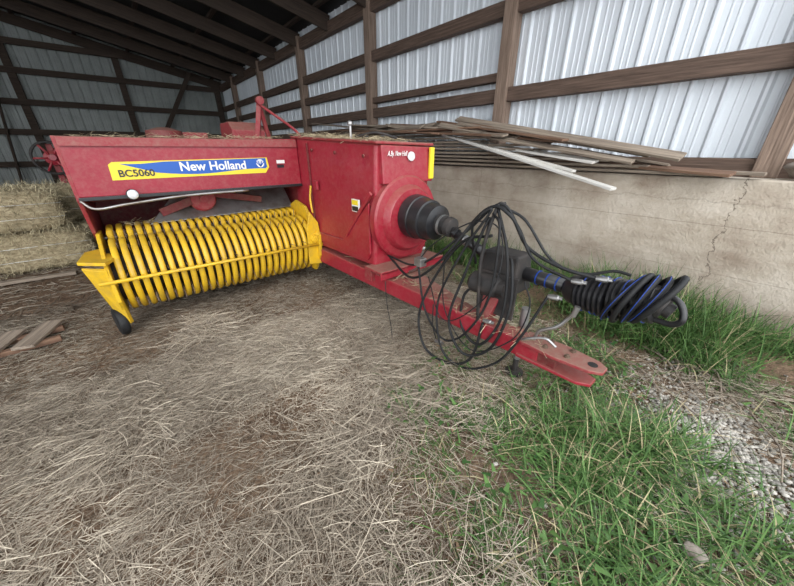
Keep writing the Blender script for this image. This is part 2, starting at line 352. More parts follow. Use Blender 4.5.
bm=bmesh.new(); bmesh.ops.create_icosphere(bm,subdivisions=1,radius=1); iv=np.array([v.co[:] for v in bm.verts]); fi=np.array([[v.index for v in f.verts] for f in bm.faces]); bm.free()
n=6800; x=np.concatenate([rng.normal(2.0,.25,n*2//3),rng.normal(1.75,.45,n-n*2//3)]);y=np.concatenate([rng.normal(-.15,.21,n*2//3),rng.normal(-.3,.4,n-n*2//3)]); ok=(x<3.4)&(x>1.0)&(rng.random(len(x))<.15+vnoise(x+4,y+4,5,8)); x=x[ok];y=y[ok];n=len(x)
s=rng.uniform(.004,.016,n); sc=rng.uniform(.5,1.2,(n,3))*s[:,None]; th=rng.uniform(0,6.28,n)
vv=iv[None]*sc[:,None,:]*(1+rng.normal(size=(n,len(iv),1))*.12)
xr=vv[...,0]*np.cos(th)[:,None]-vv[...,1]*np.sin(th)[:,None]; yr=vv[...,0]*np.sin(th)[:,None]+vv[...,1]*np.cos(th)[:,None]
V=np.stack([xr+x[:,None],yr+y[:,None],vv[...,2]*.7+(gh(x,y)+s*.35+.004)[:,None]],-1)
C=np.array([.42,.39,.345])*rng.uniform(.4,1.3,(n,1))
np_mesh('gravel',V.reshape(-1,3),(fi[None]+(np.arange(n)*len(iv))[:,None,None]).reshape(-1,3),STONE,ground,np.repeat(C,len(iv),axis=0))

# ---------------------------------------------------------------- shed shell
def ribbed(name,axis,fixed,a0,a1,z0,z1f,m,inward,pitch=.235):
    pts=[]; a=a0
    while a<a1:
        pts+= [(a,0),(a+.020,.022),(a+.040,.022),(a+.060,0),(a+.115,0),(a+.12,.005),(a+.13,.005),(a+.135,0),(a+.17,0),(a+.175,.005),(a+.185,.005),(a+.19,0)]; a+=pitch
    pts.append((a1,0)); pts=[p for p in pts if p[0]<=a1]
    bm=bmesh.new(); prev=None
    for p,d in pts:
        c=fixed+inward*d; zt=z1f(p)
        lo=(c,p,z0) if axis=='y' else (p,c,z0); hi=(c,p,zt) if axis=='y' else (p,c,zt)
        cur=(bm.verts.new(lo),bm.verts.new(hi))
        if prev: bm.faces.new((prev[0],cur[0],cur[1],prev[1]))
        prev=cur
    return from_bm(name,bm,m)
def roofz(x): return 3.80+(4.05-x)*.21
XW=4.05
wr=ribbed('wall_right','y',XW,-.4,15.6,1.22,lambda p:3.86,METW,-1)
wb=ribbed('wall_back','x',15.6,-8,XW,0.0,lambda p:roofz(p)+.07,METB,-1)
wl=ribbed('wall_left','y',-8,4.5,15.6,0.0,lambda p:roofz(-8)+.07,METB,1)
cw=box('concrete_wall',(3.62,-3.2,-.2),(4.18,15.5,1.2),CON,None,.012)
bm=bmesh.new(); v=[bm.verts.new(c) for c in ((-8.1,.35,roofz(-8.1)+.06),(4.3,.35,roofz(4.3)+.06),(4.3,15.8,roofz(4.3)+.06),(-8.1,15.8,roofz(-8.1)+.06))]; bm.faces.new(v)
r=bmesh.ops.extrude_face_region(bm,geom=bm.faces[:]); 
for e in r['geom']:
    if isinstance(e,bmesh.types.BMVert): e.co.z+=.03
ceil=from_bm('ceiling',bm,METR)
for i,yy in enumerate([.45,1.5,2.63,4.0,5.42,6.8,8.18,9.6,10.95,12.3,13.7,15.4]):
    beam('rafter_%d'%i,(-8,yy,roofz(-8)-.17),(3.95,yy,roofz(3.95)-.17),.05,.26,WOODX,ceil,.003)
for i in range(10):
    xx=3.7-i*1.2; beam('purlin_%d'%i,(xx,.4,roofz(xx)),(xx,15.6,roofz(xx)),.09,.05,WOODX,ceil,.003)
posts=[.14,2.63,5.42,8.18,10.95,13.7]
for i,yy in enumerate(posts):
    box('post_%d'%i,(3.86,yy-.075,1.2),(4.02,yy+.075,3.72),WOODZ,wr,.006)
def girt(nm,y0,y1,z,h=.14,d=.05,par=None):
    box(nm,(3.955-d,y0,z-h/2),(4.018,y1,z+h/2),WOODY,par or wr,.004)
k=0
for z,h in ((2.02,.15),(2.88,.15),(3.58,.2),(1.27,.14)):
    girt('girt_%d'%k,-.35,15.5,z,h); k+=1
for z,h,y0,y1 in ((2.22,.09,2.7,5.4),(2.45,.14,5.5,15.5),(1.75,.12,5.5,15.5)):
    girt('girt_%d'%k,y0,y1,z,h); k+=1
for i,xx in enumerate([3.8,.9,-1.6,-4.2,-6.8]):
    box('post_%d'%i,(xx-.09,15.42,0),(xx+.09,15.58,roofz(xx)-.05),WOODX,wb,.006)
for i,z in enumerate([1.0,1.9,2.7,3.5,4.2]):
    box('girt_%d'%i,(-8,15.36,z-.08),(3.85 if z<3.6 else 1.5,15.42,z+.08),WOODX,wb,.004)
beam('brace',(1.8,15.3,2.1),(2.95,15.3,3.95),.05,.14,WOODX,wb,.003)
beam('brace_2',(-2.4,15.3,.3),(-2.0,15.3,3.4),.05,.14,WOODX,wb,.003)

# ---------------------------------------------------------------- lumber pile
lp=empty('lumber_pile',(3.7,3,1.3))
mats=[PLK,PLK,PLB2,PLK,PLK]
random.seed(3)
def lay(layer,y0,y1,z):
    x=3.56; j=0
    while x<3.74:
        w=random.uniform(.08,.14); a=y0+random.uniform(-.4,.5); b=y1+random.uniform(-.5,.3)
        w=min(w,3.81-x)
        beam('plank_%d_%d'%(layer,j),(x+w/2-random.uniform(0,.05),a,z),(x+w/2-.01,b,z+random.uniform(0,.03)),w,.024,random.choice(mats),lp,.002,roll=random.uniform(-.12,.12))
        x+=w+.01; j+=1
zz=1.222
spans=[(.3,6.0),(.65,6.2),(1.0,6.2),(1.4,6.2),(1.7,6.4),(1.9,6.4),(2.2,6.4),(2.5,6.2),(2.8,6.2),(3.1,6.2)]
for i,(a,b) in enumerate(spans):
    lay(i,a,b,zz); zz+=.046
for i in range(24):
    y0=random.uniform(.5,4.4); l=random.uniform(1.2,2.8); fz=lambda y: 1.26+.40*min(1,max(0,(y-.4)/2.8))
    xa=random.uniform(3.38,3.7); xb=random.uniform(3.5,3.74)
    if random.random()<.3: xa,xb=xb,xa
    za=max(1.24,fz(y0)+random.uniform(-.03,.08)); zb=max(1.24,fz(y0+l)+random.uniform(-.02,.14))
    beam('angled_plank_%d'%i,(xa,y0,za),(xb,y0+l,zb),random.uniform(.06,.14),.022,random.choice(mats),lp,.002,roll=random.uniform(-.5,.3))
loose=[((3.5,.28,1.235),(3.72,1.7,1.31),.13,PLB2),((3.6,.12,1.24),(3.70,2.0,1.28),.11,PLK),((3.42,2.2,1.55),(3.7,5.5,1.74),.13,PLB2),
       ((3.35,3.2,1.60),(3.66,6.2,1.76),.14,PLB2),((3.45,4.2,1.66),(3.72,7.4,1.95),.10,PLK),((3.4,1.2,1.30),(3.72,2.9,1.50),.1,PLW)]
for i,(a,b,w,m) in enumerate(loose):
    beam('loose_plank_%d'%i,a,b,w,.022,m,lp,.002,roll=random.uniform(-.25,.1))
box('offcut_block',(3.62,1.85,1.47),(3.78,2.0,1.58),PLK,lp,.004)
beam('white_trim_board',(3.17,.93,1.10),(3.56,3.1,1.56),.09,.022,PLW,None,.002)
beam('white_trim_board',(3.35,1.35,1.215),(3.56,3.3,1.60),.07,.022,PLW,None,.002)
def rock(name,loc,r,m,sx=(1,1,1),seed=0):
    rr=random.Random(seed); bm=bmesh.new(); bmesh.ops.create_icosphere(bm,subdivisions=3,radius=1)
    for v in bm.verts:
        d=1+.18*math.sin(3*v.co.x+seed)*math.cos(4*v.co.y+seed*2)+.1*math.sin(7*v.co.z+seed)+rr.uniform(-.03,.03)
        v.co=Vector((v.co.x*sx[0],v.co.y*sx[1],v.co.z*sx[2]))*r*d
    o=from_bm(name,bm,m,None,True); o.location=loc; return o
ROCK=mat('fieldstone',(.22,.18,.15),(.4,.35,.3),rough=.9,scale=14,bump=.4)
rock('fieldstone',(3.73,-.08,1.285),.095,ROCK,(1,1.2,.8),1)
rock('fieldstone',(3.72,-.31,1.29),.10,ROCK,(1,1,.8),2)
rock('garden_rock',(1.27,-.22,.03),.030,ROCK,(1,1.3,.7),4)

# ---------------------------------------------------------------- baler
B=empty('square_hay_baler',(1.4,3.2,0))
YF=3.30
hexa('hood_front_panel',[(-.27,YF,1.08),(1.45,YF,1.07),(1.45,YF,1.50),(-.27,YF,1.475),(-.27,YF+.03,1.08),(1.45,YF+.03,1.07),(1.45,YF+.03,1.50),(-.27,YF+.03,1.475)],RED,B,.006)
prism('hood_crease_lip',[(YF-.022,1.425),(YF+.005,1.435),(YF+.005,1.49),(YF-.012,1.485)],'x',-.268,1.44,REDD,B,.003)
hexa('hood_top',[(-.27,YF+.01,1.455),(1.45,YF+.01,1.48),(1.45,4.55,1.50),(-.27,4.55,1.47),(-.27,YF+.01,1.475),(1.45,YF+.01,1.50),(1.45,4.55,1.53),(-.27,4.55,1.49)],REDD,B,.004)
prism('hood_bottom_trim',[(YF-.022,1.055),(YF+.04,1.05),(YF+.04,1.078),(YF-.022,1.082)],'x',-.275,1.45,PLB,B,.004)
prism('hood_end_panel',[(YF,1.49),(YF,1.06),(YF+.12,.80),(YF+.45,.52),(4.5,.5),(4.55,1.48)],'x',-.29,-.265,REDD,B,.004)
tube('hood_edge_rod',[(-.27,YF-.03,1.06),(-.2,YF-.05,1.0),(0,YF-.06,1.02),(.4,YF-.05,1.05),(.9,YF-.04,1.055)],.010,STL,B)
hexa('feed_table',[(-.26,3.62,.70),(1.44,3.62,.72),(1.44,4.4,.62),(-.26,4.4,.60),(-.26,3.62,.72),(1.44,3.62,.74),(1.44,4.4,.64),(-.26,4.4,.62)],STL,B,.003)
hexa('feed_back_sheet',[(-.26,4.35,.6),(1.44,4.35,.6),(1.44,4.35,1.48),(-.26,4.35,1.46),(-.26,4.38,.6),(1.44,4.38,.6),(1.44,4.38,1.48),(-.26,4.38,1.46)],REDK,B,.003)
hexa('stripper_sheet',[(.10,3.55,.80),(1.42,3.55,.82),(1.42,3.75,1.02),(.35,3.75,1.02),(.10,3.57,.79),(1.42,3.57,.81),(1.42,3.77,1.01),(.35,3.77,1.01)],STL,B,.003)
lathe('feeder_crank',(.55,3.62,.98),(0,-1,0),[(0,.12),(.05,.12),(.07,.10),(.09,.10),(.09,.03),(.13,.03)],REDD,B)
beam('feeder_arm',(.2,3.6,.88),(.62,3.56,1.02),.05,.07,REDK,B)
beam('feeder_arm_2',(.62,3.58,1.02),(1.1,3.6,.92),.05,.06,REDK,B)
beam('crop_bar',(-.25,3.75,1.03),(1.43,3.75,1.05),.06,.06,REDK,B)
lathe('work_lamp',(.04,YF-.02,1.09),(-.05,-1,-.05),[(0,.025),(.02,.035),(.05,.04),(.055,.036)],PLB,B)
lathe('work_lamp_glass',(.04,YF-.075,1.088),(-.05,-1,-.05),[(0,.035),(.008,.030),(.014,.016),(.016,0)],LENS,B)
PC=(3.32,.46); 
def band(bm,x,w=.042):
    prof=[(3.70,.80),(3.55,.80),(3.42,.785)]
    for i in range(0,15):
        a=math.radians(70+i*(250-70)/14); prof.append((PC[0]+.285*math.cos(a),PC[1]+.29*math.sin(a)))
    prof.append((3.40,.17)); prev=None
    for j,(y,z) in enumerate(prof):
        a=prof[max(j-1,0)];b=prof[min(j+1,len(prof)-1)]
        t=Vector((0,b[0]-a[0],b[1]-a[1])).normalized(); nn=Vector((0,t.z,-t.y))
        c=Vector((x,y,z)); o_=Vector((0,y-PC[0],z-PC[1])); 
        if nn.dot(o_)<0: nn=-nn
        lipL=c+Vector((-w/2,0,0))-nn*.03; L_=c+Vector((-w/2,0,0)); ML=c+Vector((-w/4,0,0))+nn*.009; MR=c+Vector((w/4,0,0))+nn*.009; R_=c+Vector((w/2,0,0)); lipR=R_-nn*.03
        cur=[bm.verts.new(q) for q in (lipL,L_,ML,MR,R_,lipR)]
        if prev:
            for i in range(5): bm.faces.new((prev[i],prev[i+1],cur[i+1],cur[i]))
        prev=cur
bm=bmesh.new(); NB=25
xs=[-.19+i*(1.56/(NB-1)) for i in range(NB)]
for x_ in xs: band(bm,x_)
from_bm('pickup_stripper_bands',bm,YEL,B,True)
lathe('pickup_reel_tube',(-.27,PC[0],PC[1]),(1,0,0),[(0,.09),(1.70,.09)],DRK,B,seg=16)
lathe('pickup_inner_drum',(-.26,PC[0]+.03,PC[1]),(1,0,0),[(0,.22),(1.68,.22)],DRK,B,seg=20)
tn=[]
for i,x_ in enumerate(xs[:-1]):
    xm=x_+.0325
    for a in (205,160,115,75):
        a=math.radians(a+ (i%2)*6); p=Vector((xm,PC[0]+.2*math.cos(a),PC[1]+.2*math.sin(a))); q=Vector((xm,PC[0]+.36*math.cos(a+.12),PC[1]+.36*math.sin(a+.12)))
        tn.append(([p,q],.0035))
tubes('pickup_tines',tn,RST,B,seg=5)
prism('pickup_end_plate_left',[(2.98,.60),(3.10,.66),(3.35,.80),(3.62,.78),(3.62,.35),(3.40,.15),(3.12,.14),(2.99,.34)],'x',-.27,-.245,YEL,B,.004)
hexa('pickup_flare_left',[(-.40,3.12,.60),(-.26,2.97,.60),(-.25,3.06,.12),(-.31,3.16,.14),(-.40,3.14,.61),(-.25,3.0,.61),(-.23,3.09,.12),(-.30,3.19,.14)],YEL,B,.003)
prism('pickup_flare_top',[(-.41,3.12),(-.25,2.97),(-.20,3.1),(-.26,3.5),(-.38,3.42)],'z',.635,.66,YEL,B,.004)
prism('pickup_end_plate_right',[(2.95,.38),(2.93,.60),(3.08,.72),(3.20,.86),(3.42,.90),(3.62,.82),(3.62,.4),(3.4,.18),(3.10,.18)],'x',1.405,1.435,YEL,B,.004)
lathe('pickup_bearing_boss',(1.405,3.2,.55),(-1,0,0),[(0,.09),(.02,.09),(.025,.04),(.06,.04)],YEL,B)
beam('pickup_right_bracket',(1.40,3.0,.52),(1.56,2.95,.52),.04,.09,YEL,B)
prism('pickup_right_face',[(1.30,.30),(1.44,.28),(1.46,.50),(1.44,.72),(1.36,.84),(1.31,.66)],'y',2.985,3.0,YEL,B,.004)
lathe('pickup_face_boss',(1.385,2.985,.56),(0,-1,0),[(0,.045),(.02,.04),(.022,.018),(.04,.018)],YEL,B,seg=18)
prism('pickup_right_gusset',[(1.38,2.96),(1.56,2.92),(1.58,3.0),(1.45,3.3),(1.38,3.3)],'z',.60,.62,YEL,B,.003)
tube('pickup_front_bar',[(-.33,2.985,.505),(1.50,2.955,.505)],.014,YEL,B,smooth=False,seg=10)
for i,xx in enumerate((-.24,.3,.9,1.42)): beam('bar_strut_%d'%i,(xx,2.985,.505),(xx,3.06,.46),.012,.03,YEL,B,.002)
def wheel(nm,c,axis,R,w,hub,par):
    d=Vector(axis).normalized(); c=Vector(c)-d*w/2
    lathe(nm+'_tire',c,axis,[(0,R*.62),(w*.02,R*.8),(w*.12,R*.95),(w*.3,R),(w*.7,R),(w*.88,R*.95),(w*.98,R*.8),(w,R*.62)],BLK,par,seg=36)
    lathe(nm+'_rim',c+d*w*.1,axis,[(0,R*.62),(w*.1,R*.56),(w*.2,R*.25),(w*.2,R*.1),(w*.8,R*.1)],hub,par,seg=28)
wheel('gauge_wheel',(-.31,3.16,.125),(1,.2,0),.12,.07,RST,B)
beam('gauge_wheel_arm',(-.31,3.16,.15),(-.29,3.35,.42),.03,.04,YEL,B)
wheel('left_tire',(-.05,4.75,.36),(1,0,0),.355,.26,REDD,B)
wheel('right_tire',(2.35,4.3,.36),(1,0,0),.355,.26,REDD,B)
beam('axle',(-.05,4.75,.42),(2.35,4.3,.42),.1,.1,REDK,B)
hexa('plunger_housing',[(1.45,2.02,.50),(2.05,2.02,.50),(2.05,2.02,1.43),(1.49,2.02,1.445),(1.45,3.45,.46),(2.05,3.45,.46),(2.05,3.45,1.50),(1.45,3.45,1.52)],RED,B,.02)
box('bale_chamber',(1.5,3.4,.5),(2.0,6.2,1.05),REDD,B,.01)
box('chamber_rear_housing',(1.46,3.4,1.0),(2.0,4.5,1.5),REDD,B,.01)
hexa('housing_top_lid',[(1.47,1.99,1.44),(2.07,1.99,1.43),(2.07,3.4,1.50),(1.43,3.4,1.51),(1.47,1.99,1.462),(2.07,1.99,1.452),(2.07,3.4,1.522),(1.43,3.4,1.532)],REDD,B,.008)
beam('side_rib',(1.432,2.42,.70),(1.432,2.02,1.10),.02,.035,RED,B,.004)
box('side_seam',(1.44,3.06,.5),(1.452,3.075,1.46),REDK,B,.001)
prism('side_raised_sheet',[(2.1,.54),(3.0,.54),(3.0,.62),(2.5,.64),(2.06,1.02),(2.06,.6)],'x',1.435,1.452,RED,B,.004)
box('warning_decal',(1.432,2.20,.93),(1.449,2.30,1.03),WHT,B,0)
box('warning_decal_2',(1.431,2.205,.985),(1.4485,2.295,1.025),DYEL,B,0)
box('warning_decal_3',(1.431,2.205,.935),(1.4485,2.295,.975),PLB,B,0)
tube('twine_guide_post',[(1.42,3.02,1.08),(1.40,3.02,.95),(1.40,3.0,.82)],.010,YEL,B)
box('latch_plate',(1.425,2.9,1.05),(1.447,2.97,1.13),RED,B,.003)
for i,(yy,z1) in enumerate([(2.98,1.40),(2.98,.6),(2.12,1.36),(2.55,1.38),(2.12,.58)]):
    lathe('side_bolt_%d'%i,(1.452,yy,z1),(-1,0,0),[(0,.014),(.012,.012)],REDK,B,seg=8)
fc=Vector((1.76,2.03,.88))
lathe('flywheel_shroud',fc,(0,-1,0),[(0,.34),(.06,.34),(.075,.325),(.08,.27),(.13,.25),(.14,.24),(.14,.12)],RED,B,seg=48)
hexa('front_upper_cover',[(1.52,1.97,1.16),(2.05,1.97,1.16),(2.05,1.99,1.42),(1.52,1.99,1.435),(1.52,2.05,1.16),(2.05,2.05,1.16),(2.05,2.05,1.43),(1.52,2.05,1.44)],RED,B,.008)
lathe('front_reflector',(1.80,1.975,1.355),(0,-1,0),[(0,.035),(.012,.033),(.016,.015)],LENS,B,seg=20)
box('yellow_marker',(2.0,1.955,1.18),(2.045,1.975,1.42),DYEL,B,.002)
lathe('pto_input_shield',(1.76,1.90,.91),(0,-1,-.05),[(0,.165),(.03,.175),(.10,.17),(.105,.162),(.20,.155),(.205,.142),(.29,.130),(.30,.10),(.31,.05)],PLB,B,seg=36)
lathe('pto_input_joint',(1.76,1.60,.895),(.02,-1,-.1),[(0,.07),(.05,.075),(.055,.05),(.09,.05),(.095,.075),(.13,.07),(.14,.04)],DRK,B,seg=20)
lathe('pto_joint_collar',(1.76,1.57,.89),(.02,-1,-.1),[(0,.077),(.02,.077)],STL,B,seg=20)
D1=Vector((1.76,1.52,.88)); D2=Vector((1.79,1.05,.70)); D3=Vector((1.76,.54,.70))
tube('drive_shaft_rear',[D1,D2],.032,PLB,B,smooth=False,seg=14)
for i in range(4):
    p=D1.lerp(D2,.15+.2*i); lathe('shaft_collar_%d'%i,p,(D2-D1),[(0,.038),(.03,.038)],STL if i==1 else PLB,B,seg=16)
lathe('steady_bearing',D2+Vector((0,.05,.0)),(D3-D2),[(0,.05),(.02,.085),(.10,.085),(.13,.06),(.2,.055),(.22,.045)],PLB,B,seg=24)
hexa('gearbox_bracket',[(1.66,.86,.58),(1.86,.86,.58),(1.84,.88,.82),(1.68,.88,.82),(1.66,1.14,.58),(1.86,1.14,.58),(1.84,1.12,.82),(1.68,1.12,.82)],DRK,B,.012)
box('gearbox_lower_plate',(1.64,.84,.42),(1.66,1.10,.70),DRK,B,.004)
hexa('steady_stand',[(1.58,.98,.38),(1.72,.98,.38),(1.80,.92,.64),(1.68,.92,.64),(1.58,1.04,.38),(1.72,1.04,.38),(1.80,1.08,.64),(1.68,1.08,.64)],REDD,B,.006)
tube('drive_shaft_front',[D2,D3],.042,PLB,B,smooth=False,seg=16)
for i in range(3):
    p=D2.lerp(D3,.52+.12*i); lathe('blue_band_%d'%i,p,(D3-D2),[(0,.045),(.007,.045)],LBLUE,B,seg=16)
lathe('shaft_bell',D3+Vector((0,.08,0)),(0,-1,.02),[(0,.045),(.03,.075),(.07,.085)],PLB,B,seg=28)
def boot(nm,o,d,n,r0,r1,step,m,ring=None):
    pr=[(0,r0*.6)]
    for i in range(n):
        r=r0+(r1-r0)*i/max(n-1,1); t=i*step
        pr+=[(t+step*.08,r*.84),(t+step*.3,r),(t+step*.7,r),(t+step*.92,r*.84)]
    pr.append((n*step,r1*.5)); ob=lathe(nm,o,d,pr,m,B,seg=32)
    if ring:
        dd=Vector(d).normalized(); a=dd.orthogonal().normalized(); b=dd.cross(a); lst=[]
        for i in ring:
            r=(r0+(r1-r0)*i/max(n-1,1))+.001; c=Vector(o)+dd*(i+.5)*step
            lst.append(([c+(a*math.cos(x)+b*math.sin(x))*r for x in [2*math.pi*k/28 for k in range(20+2*(i%3))]],.0028))
        tubes(nm+'_blue_line',lst,LBLUE,B,n=1,seg=6)
boot('pto_boot_rear',D3,(-.10,-1,.10),6,.098,.104,.026,PLB,ring=(1,3,4))
boot('pto_boot_front',(1.742,.38,.722),(-.10,-1,.20),7,.104,.090,.026,PLB,ring=(0,2,4,5))
lathe('pto_yoke',(1.722,.21,.765),(-.1,-1,-.3),[(0,.07),(.04,.055),(.045,.035),(.07,.035)],DRK,B,seg=18)
def coil(k,i,n,rr,dy=0):
    c=Vector((1.725-.004*k,.335-.032*k+dy,.742+.010*k)); a=2*math.pi*i/n
    return c+Vector((rr*math.cos(a)*.95,-.05*math.sin(a)-.015*math.cos(a+k),rr*math.sin(a)*1.08))
cl=[([coil(k,i,24,.110+.008*math.sin(k*1.7)) for i in range(25)],.014) for k in range(5)]
tubes('hose_coil',cl,BLK,B,n=2)
cl=[([coil(k,i,24,.1245+.008*math.sin(k*1.7)) for i in range(4,18)],.0022) for k in (0,2,3)]
tubes('blue_cord',cl,LBLUE,B,n=2,seg=6)
tube('strap_loop',[(1.72,.21,.83),(1.70,.13,.80),(1.68,.10,.74),(1.69,.13,.70),(1.71,.20,.69)],.014,PLB,B)
hexa('tongue_beam',[(1.42,3.05,.30),(1.57,3.05,.30),(1.57,3.05,.45),(1.42,3.05,.45),(1.55,.60,.27),(1.66,.60,.27),(1.66,.60,.385),(1.55,.60,.385)],RED,B,.008)
hexa('tongue_side_channel',[(1.66,3.0,.34),(2.0,3.0,.34),(2.0,3.0,.48),(1.66,3.0,.48),(1.62,1.1,.30),(1.68,1.1,.30),(1.68,1.1,.38),(1.62,1.1,.38)],REDD,B,.006)
prism('hitch_plate_upper',[(1.53,.72),(1.67,.72),(1.69,.5),(1.67,.33),(1.64,.285),(1.58,.285),(1.545,.34),(1.52,.52)],'z',.372,.392,REDD,B,.004)
prism('hitch_plate_lower',[(1.53,.72),(1.67,.72),(1.68,.42),(1.65,.32),(1.58,.32),(1.545,.38)],'z',.275,.295,RED,B,.004)
beam('hitch_spacer',(1.61,.62,.333),(1.61,.50,.333),.11,.075,REDK,B)
for i,(xx,yy) in enumerate(((1.575,.46),(1.65,.46),(1.575,.58),(1.65,.58))):
    lathe('hitch_bolt_%d'%i,(xx,yy,.387),(0,0,1),[(0,.016),(.012,.016),(.012,.009),(.022,.009)],RST,B,seg=10)
lathe('hitch_pin_hole',(1.61,.345,.382),(0,0,1),[(0,.024),(.0115,.024)],DRK,B,seg=16)
prism('frame_step',[(1.38,1.84),(2.1,1.84),(2.1,2.06),(1.38,2.06)],'z',.49,.515,REDD,B,.005)
beam('frame_step_lip',(1.38,1.85,.475),(2.1,1.85,.475),.02,.06,RED,B)
beam('front_crossbar',(1.43,2.1,.42),(2.05,2.1,.44),.1,.12,REDD,B)
lathe('jack_tube',(1.73,.80,.12),(0,0,1),[(0,.022),(.26,.022),(.26,.028),(.38,.028)],STL,B,seg=14)
lathe('jack_foot',(1.73,.80,.0),(0,0,1),[(0,.06),(.012,.06),(.02,.018),(.13,.018)],DRK,B,seg=18)
beam('jack_bracket',(1.64,.80,.34),(1.73,.80,.34),.05,.05,REDD,B)
tube('jack_crank',[(1.60,.66,.39),(1.60,.64,.46),(1.62,.56,.52),(1.64,.50,.62)],.010,STL,B)
tube('hitch_lever',[(1.54,.70,.40),(1.53,.66,.43),(1.55,.58,.46),(1.56,.52,.43)],.008,STL,B)
lathe('lever_grip',(1.64,.505,.60),(.05,-.2,1),[(0,.015),(.06,.015)],STL,B,seg=10)
tube('shield_stay',[(1.60,1.75,.5),(1.5,1.55,.62),(1.46,1.45,.8)],.009,STL,B)
box('hose_valve_block',(1.42,1.44,.66),(1.48,1.51,.72),STL,B,.006)
tube('hose_holder',[(1.55,1.02,.36),(1.52,1.03,.8),(1.55,.99,1.10),(1.60,.97,1.13)],.011,DRK,B)
lathe('hydraulic_pump',(1.60,1.14,.62),(.1,-1,0),[(0,.05),(.02,.07),(.18,.07),(.2,.05),(.24,.05)],DRK,B,seg=18)
H=[
 [(1.50,1.9,.62),(1.46,1.5,.66),(1.50,1.15,.95),(1.56,.98,1.13),(1.58,.86,1.02),(1.60,.75,.86),(1.66,.56,.78)],
 [(1.52,1.9,.60),(1.44,1.55,.55),(1.44,1.28,.75),(1.53,1.05,1.09),(1.55,.90,1.08),(1.60,.80,.92),(1.62,.62,.85),(1.68,.46,.82)],
 [(1.60,1.12,.74),(1.50,1.10,1.0),(1.52,1.0,1.10),(1.48,1.15,.82),(1.44,1.28,.45),(1.42,1.20,.12),(1.46,1.02,.04),(1.50,.82,.18),(1.50,.70,.42),(1.56,.62,.70)],
 [(1.62,1.10,.78),(1.54,1.02,1.05),(1.50,1.12,.7),(1.45,1.18,.35),(1.46,1.05,.15),(1.50,.88,.25),(1.52,.80,.55),(1.58,.86,.8),(1.62,.92,.82)],
 [(1.54,1.0,1.08),(1.50,.92,1.0),(1.48,.92,.6),(1.46,1.05,.30),(1.45,1.22,.18),(1.42,1.38,.36),(1.42,1.46,.66)],
 [(1.55,.98,1.11),(1.55,.88,.85),(1.52,.84,.5),(1.50,.95,.25),(1.52,1.12,.30),(1.56,1.16,.5),(1.60,1.1,.6)],
 [(1.56,.97,1.12),(1.60,.84,1.06),(1.62,.70,.90),(1.64,.60,.84),(1.68,.50,.83),(1.70,.40,.87),(1.70,.33,.87)],
 [(1.56,1.0,.95),(1.52,1.18,.88),(1.45,1.34,.60),(1.40,1.42,.30),(1.40,1.34,.06),(1.44,1.14,.02),(1.49,1.0,.12),(1.52,.96,.40)],
]
tubes('hydraulic_hoses',[(h,.0092 if i%2 else .0078) for i,h in enumerate(H)],BLK,B,n=10)
tubes('electric_cables',[([(1.47,1.5,.7),(1.45,1.35,.85),(1.5,1.1,1.02),(1.56,.95,.98),(1.5,.9,.7),(1.46,1.08,.42),(1.44,1.25,.35),(1.46,1.4,.6)],.004),
   ([(1.5,1.3,.75),(1.48,1.25,.4),(1.47,1.0,.2),(1.5,.75,.38),(1.55,.7,.6),(1.6,.78,.72)],.004),
   ([(1.35,1.75,.48),(1.34,1.72,.3),(1.36,1.7,.12),(1.34,1.66,.03)],.003),
   ([(1.44,1.32,.42),(1.42,1.3,.28),(1.44,1.28,.16)],.004)],BLK,B)
for i,p in enumerate([(1.66,.56,.78),(1.56,.62,.70),(1.68,.46,.82),(1.44,1.28,.14),(1.52,.96,.42)]):
    lathe('hose_coupler_%d'%i,p,(.1,-1,.1),[(0,.012),(.02,.015),(.05,.015),(.055,.01),(.07,.01)],STL,B,seg=10)
prism('knotter_cover',[(4.0,1.48),(4.0,1.60),(4.1,1.68),(4.45,1.68),(4.5,1.48)],'x',1.05,1.40,REDD,B,.01)
beam('tension_lever',(1.30,4.0,1.5),(1.38,3.95,1.92),.03,.05,REDD,B)
beam('tension_lever_2',(1.44,4.0,1.5),(1.36,3.97,1.9),.03,.04,REDD,B)
tube('tension_rod',[(1.35,3.95,1.86),(1.55,3.6,1.62),(1.6,3.5,1.52)],.014,RED,B)
lathe('lever_pivot',(1.36,3.93,1.88),(0,-1,0),[(0,.04),(.05,.04)],REDD,B,seg=14)
lathe('twine_disc',(.45,4.1,1.48),(0,0,1),[(0,.16),(.09,.15),(.12,.05)],REDK,B)
box('twine_box',(.62,4.2,1.45),(.85,4.5,1.57),REDD,B,.01)
lathe('breather_post',(1.60,2.52,1.485),(0,0,1),[(0,.014),(.10,.010),(.11,.024),(.13,.024),(.14,.008)],STL,B,seg=12)
lathe('filler_cap',(1.70,2.45,1.485),(0,0,1),[(0,.03),(.03,.03),(.035,.02)],DRK,B,seg=14)
tube('top_pipe',[(1.62,2.48,1.50),(1.70,2.3,1.53),(1.85,2.2,1.49)],.010,DRK,B)
def litter(nm,n,fx,fy,zf):
    x=fx(n); y=fy(n); a=rng.uniform(0,6.28,n); L=rng.uniform(.03,.1,n)
    strips(nm,np.stack([x,y,zf(x,y)+rng.random(n)*.02],1),np.stack([np.cos(a),np.sin(a),rng.normal(size=n)*.25],1),L,np.full(n,.003),np.zeros((n,3)),np.array([.45,.37,.24])*rng.uniform(.5,1.2,(n,1)),STRAW,B,k=1)
litter('hay_litter',900,lambda n:np.clip(rng.normal(1.7,.18,n),1.45,2.05),lambda n:np.clip(rng.normal(2.8,.35,n),2.05,3.4),lambda x,y:1.46+.052*(y-2)+.0)
litter('hay_litter_hood',350,lambda n:rng.uniform(-.2,1.4,n),lambda n:3.38+np.abs(rng.normal(0,.3,n)),lambda x,y:1.480+.014*(x+.27)+.02*(y-3.3))
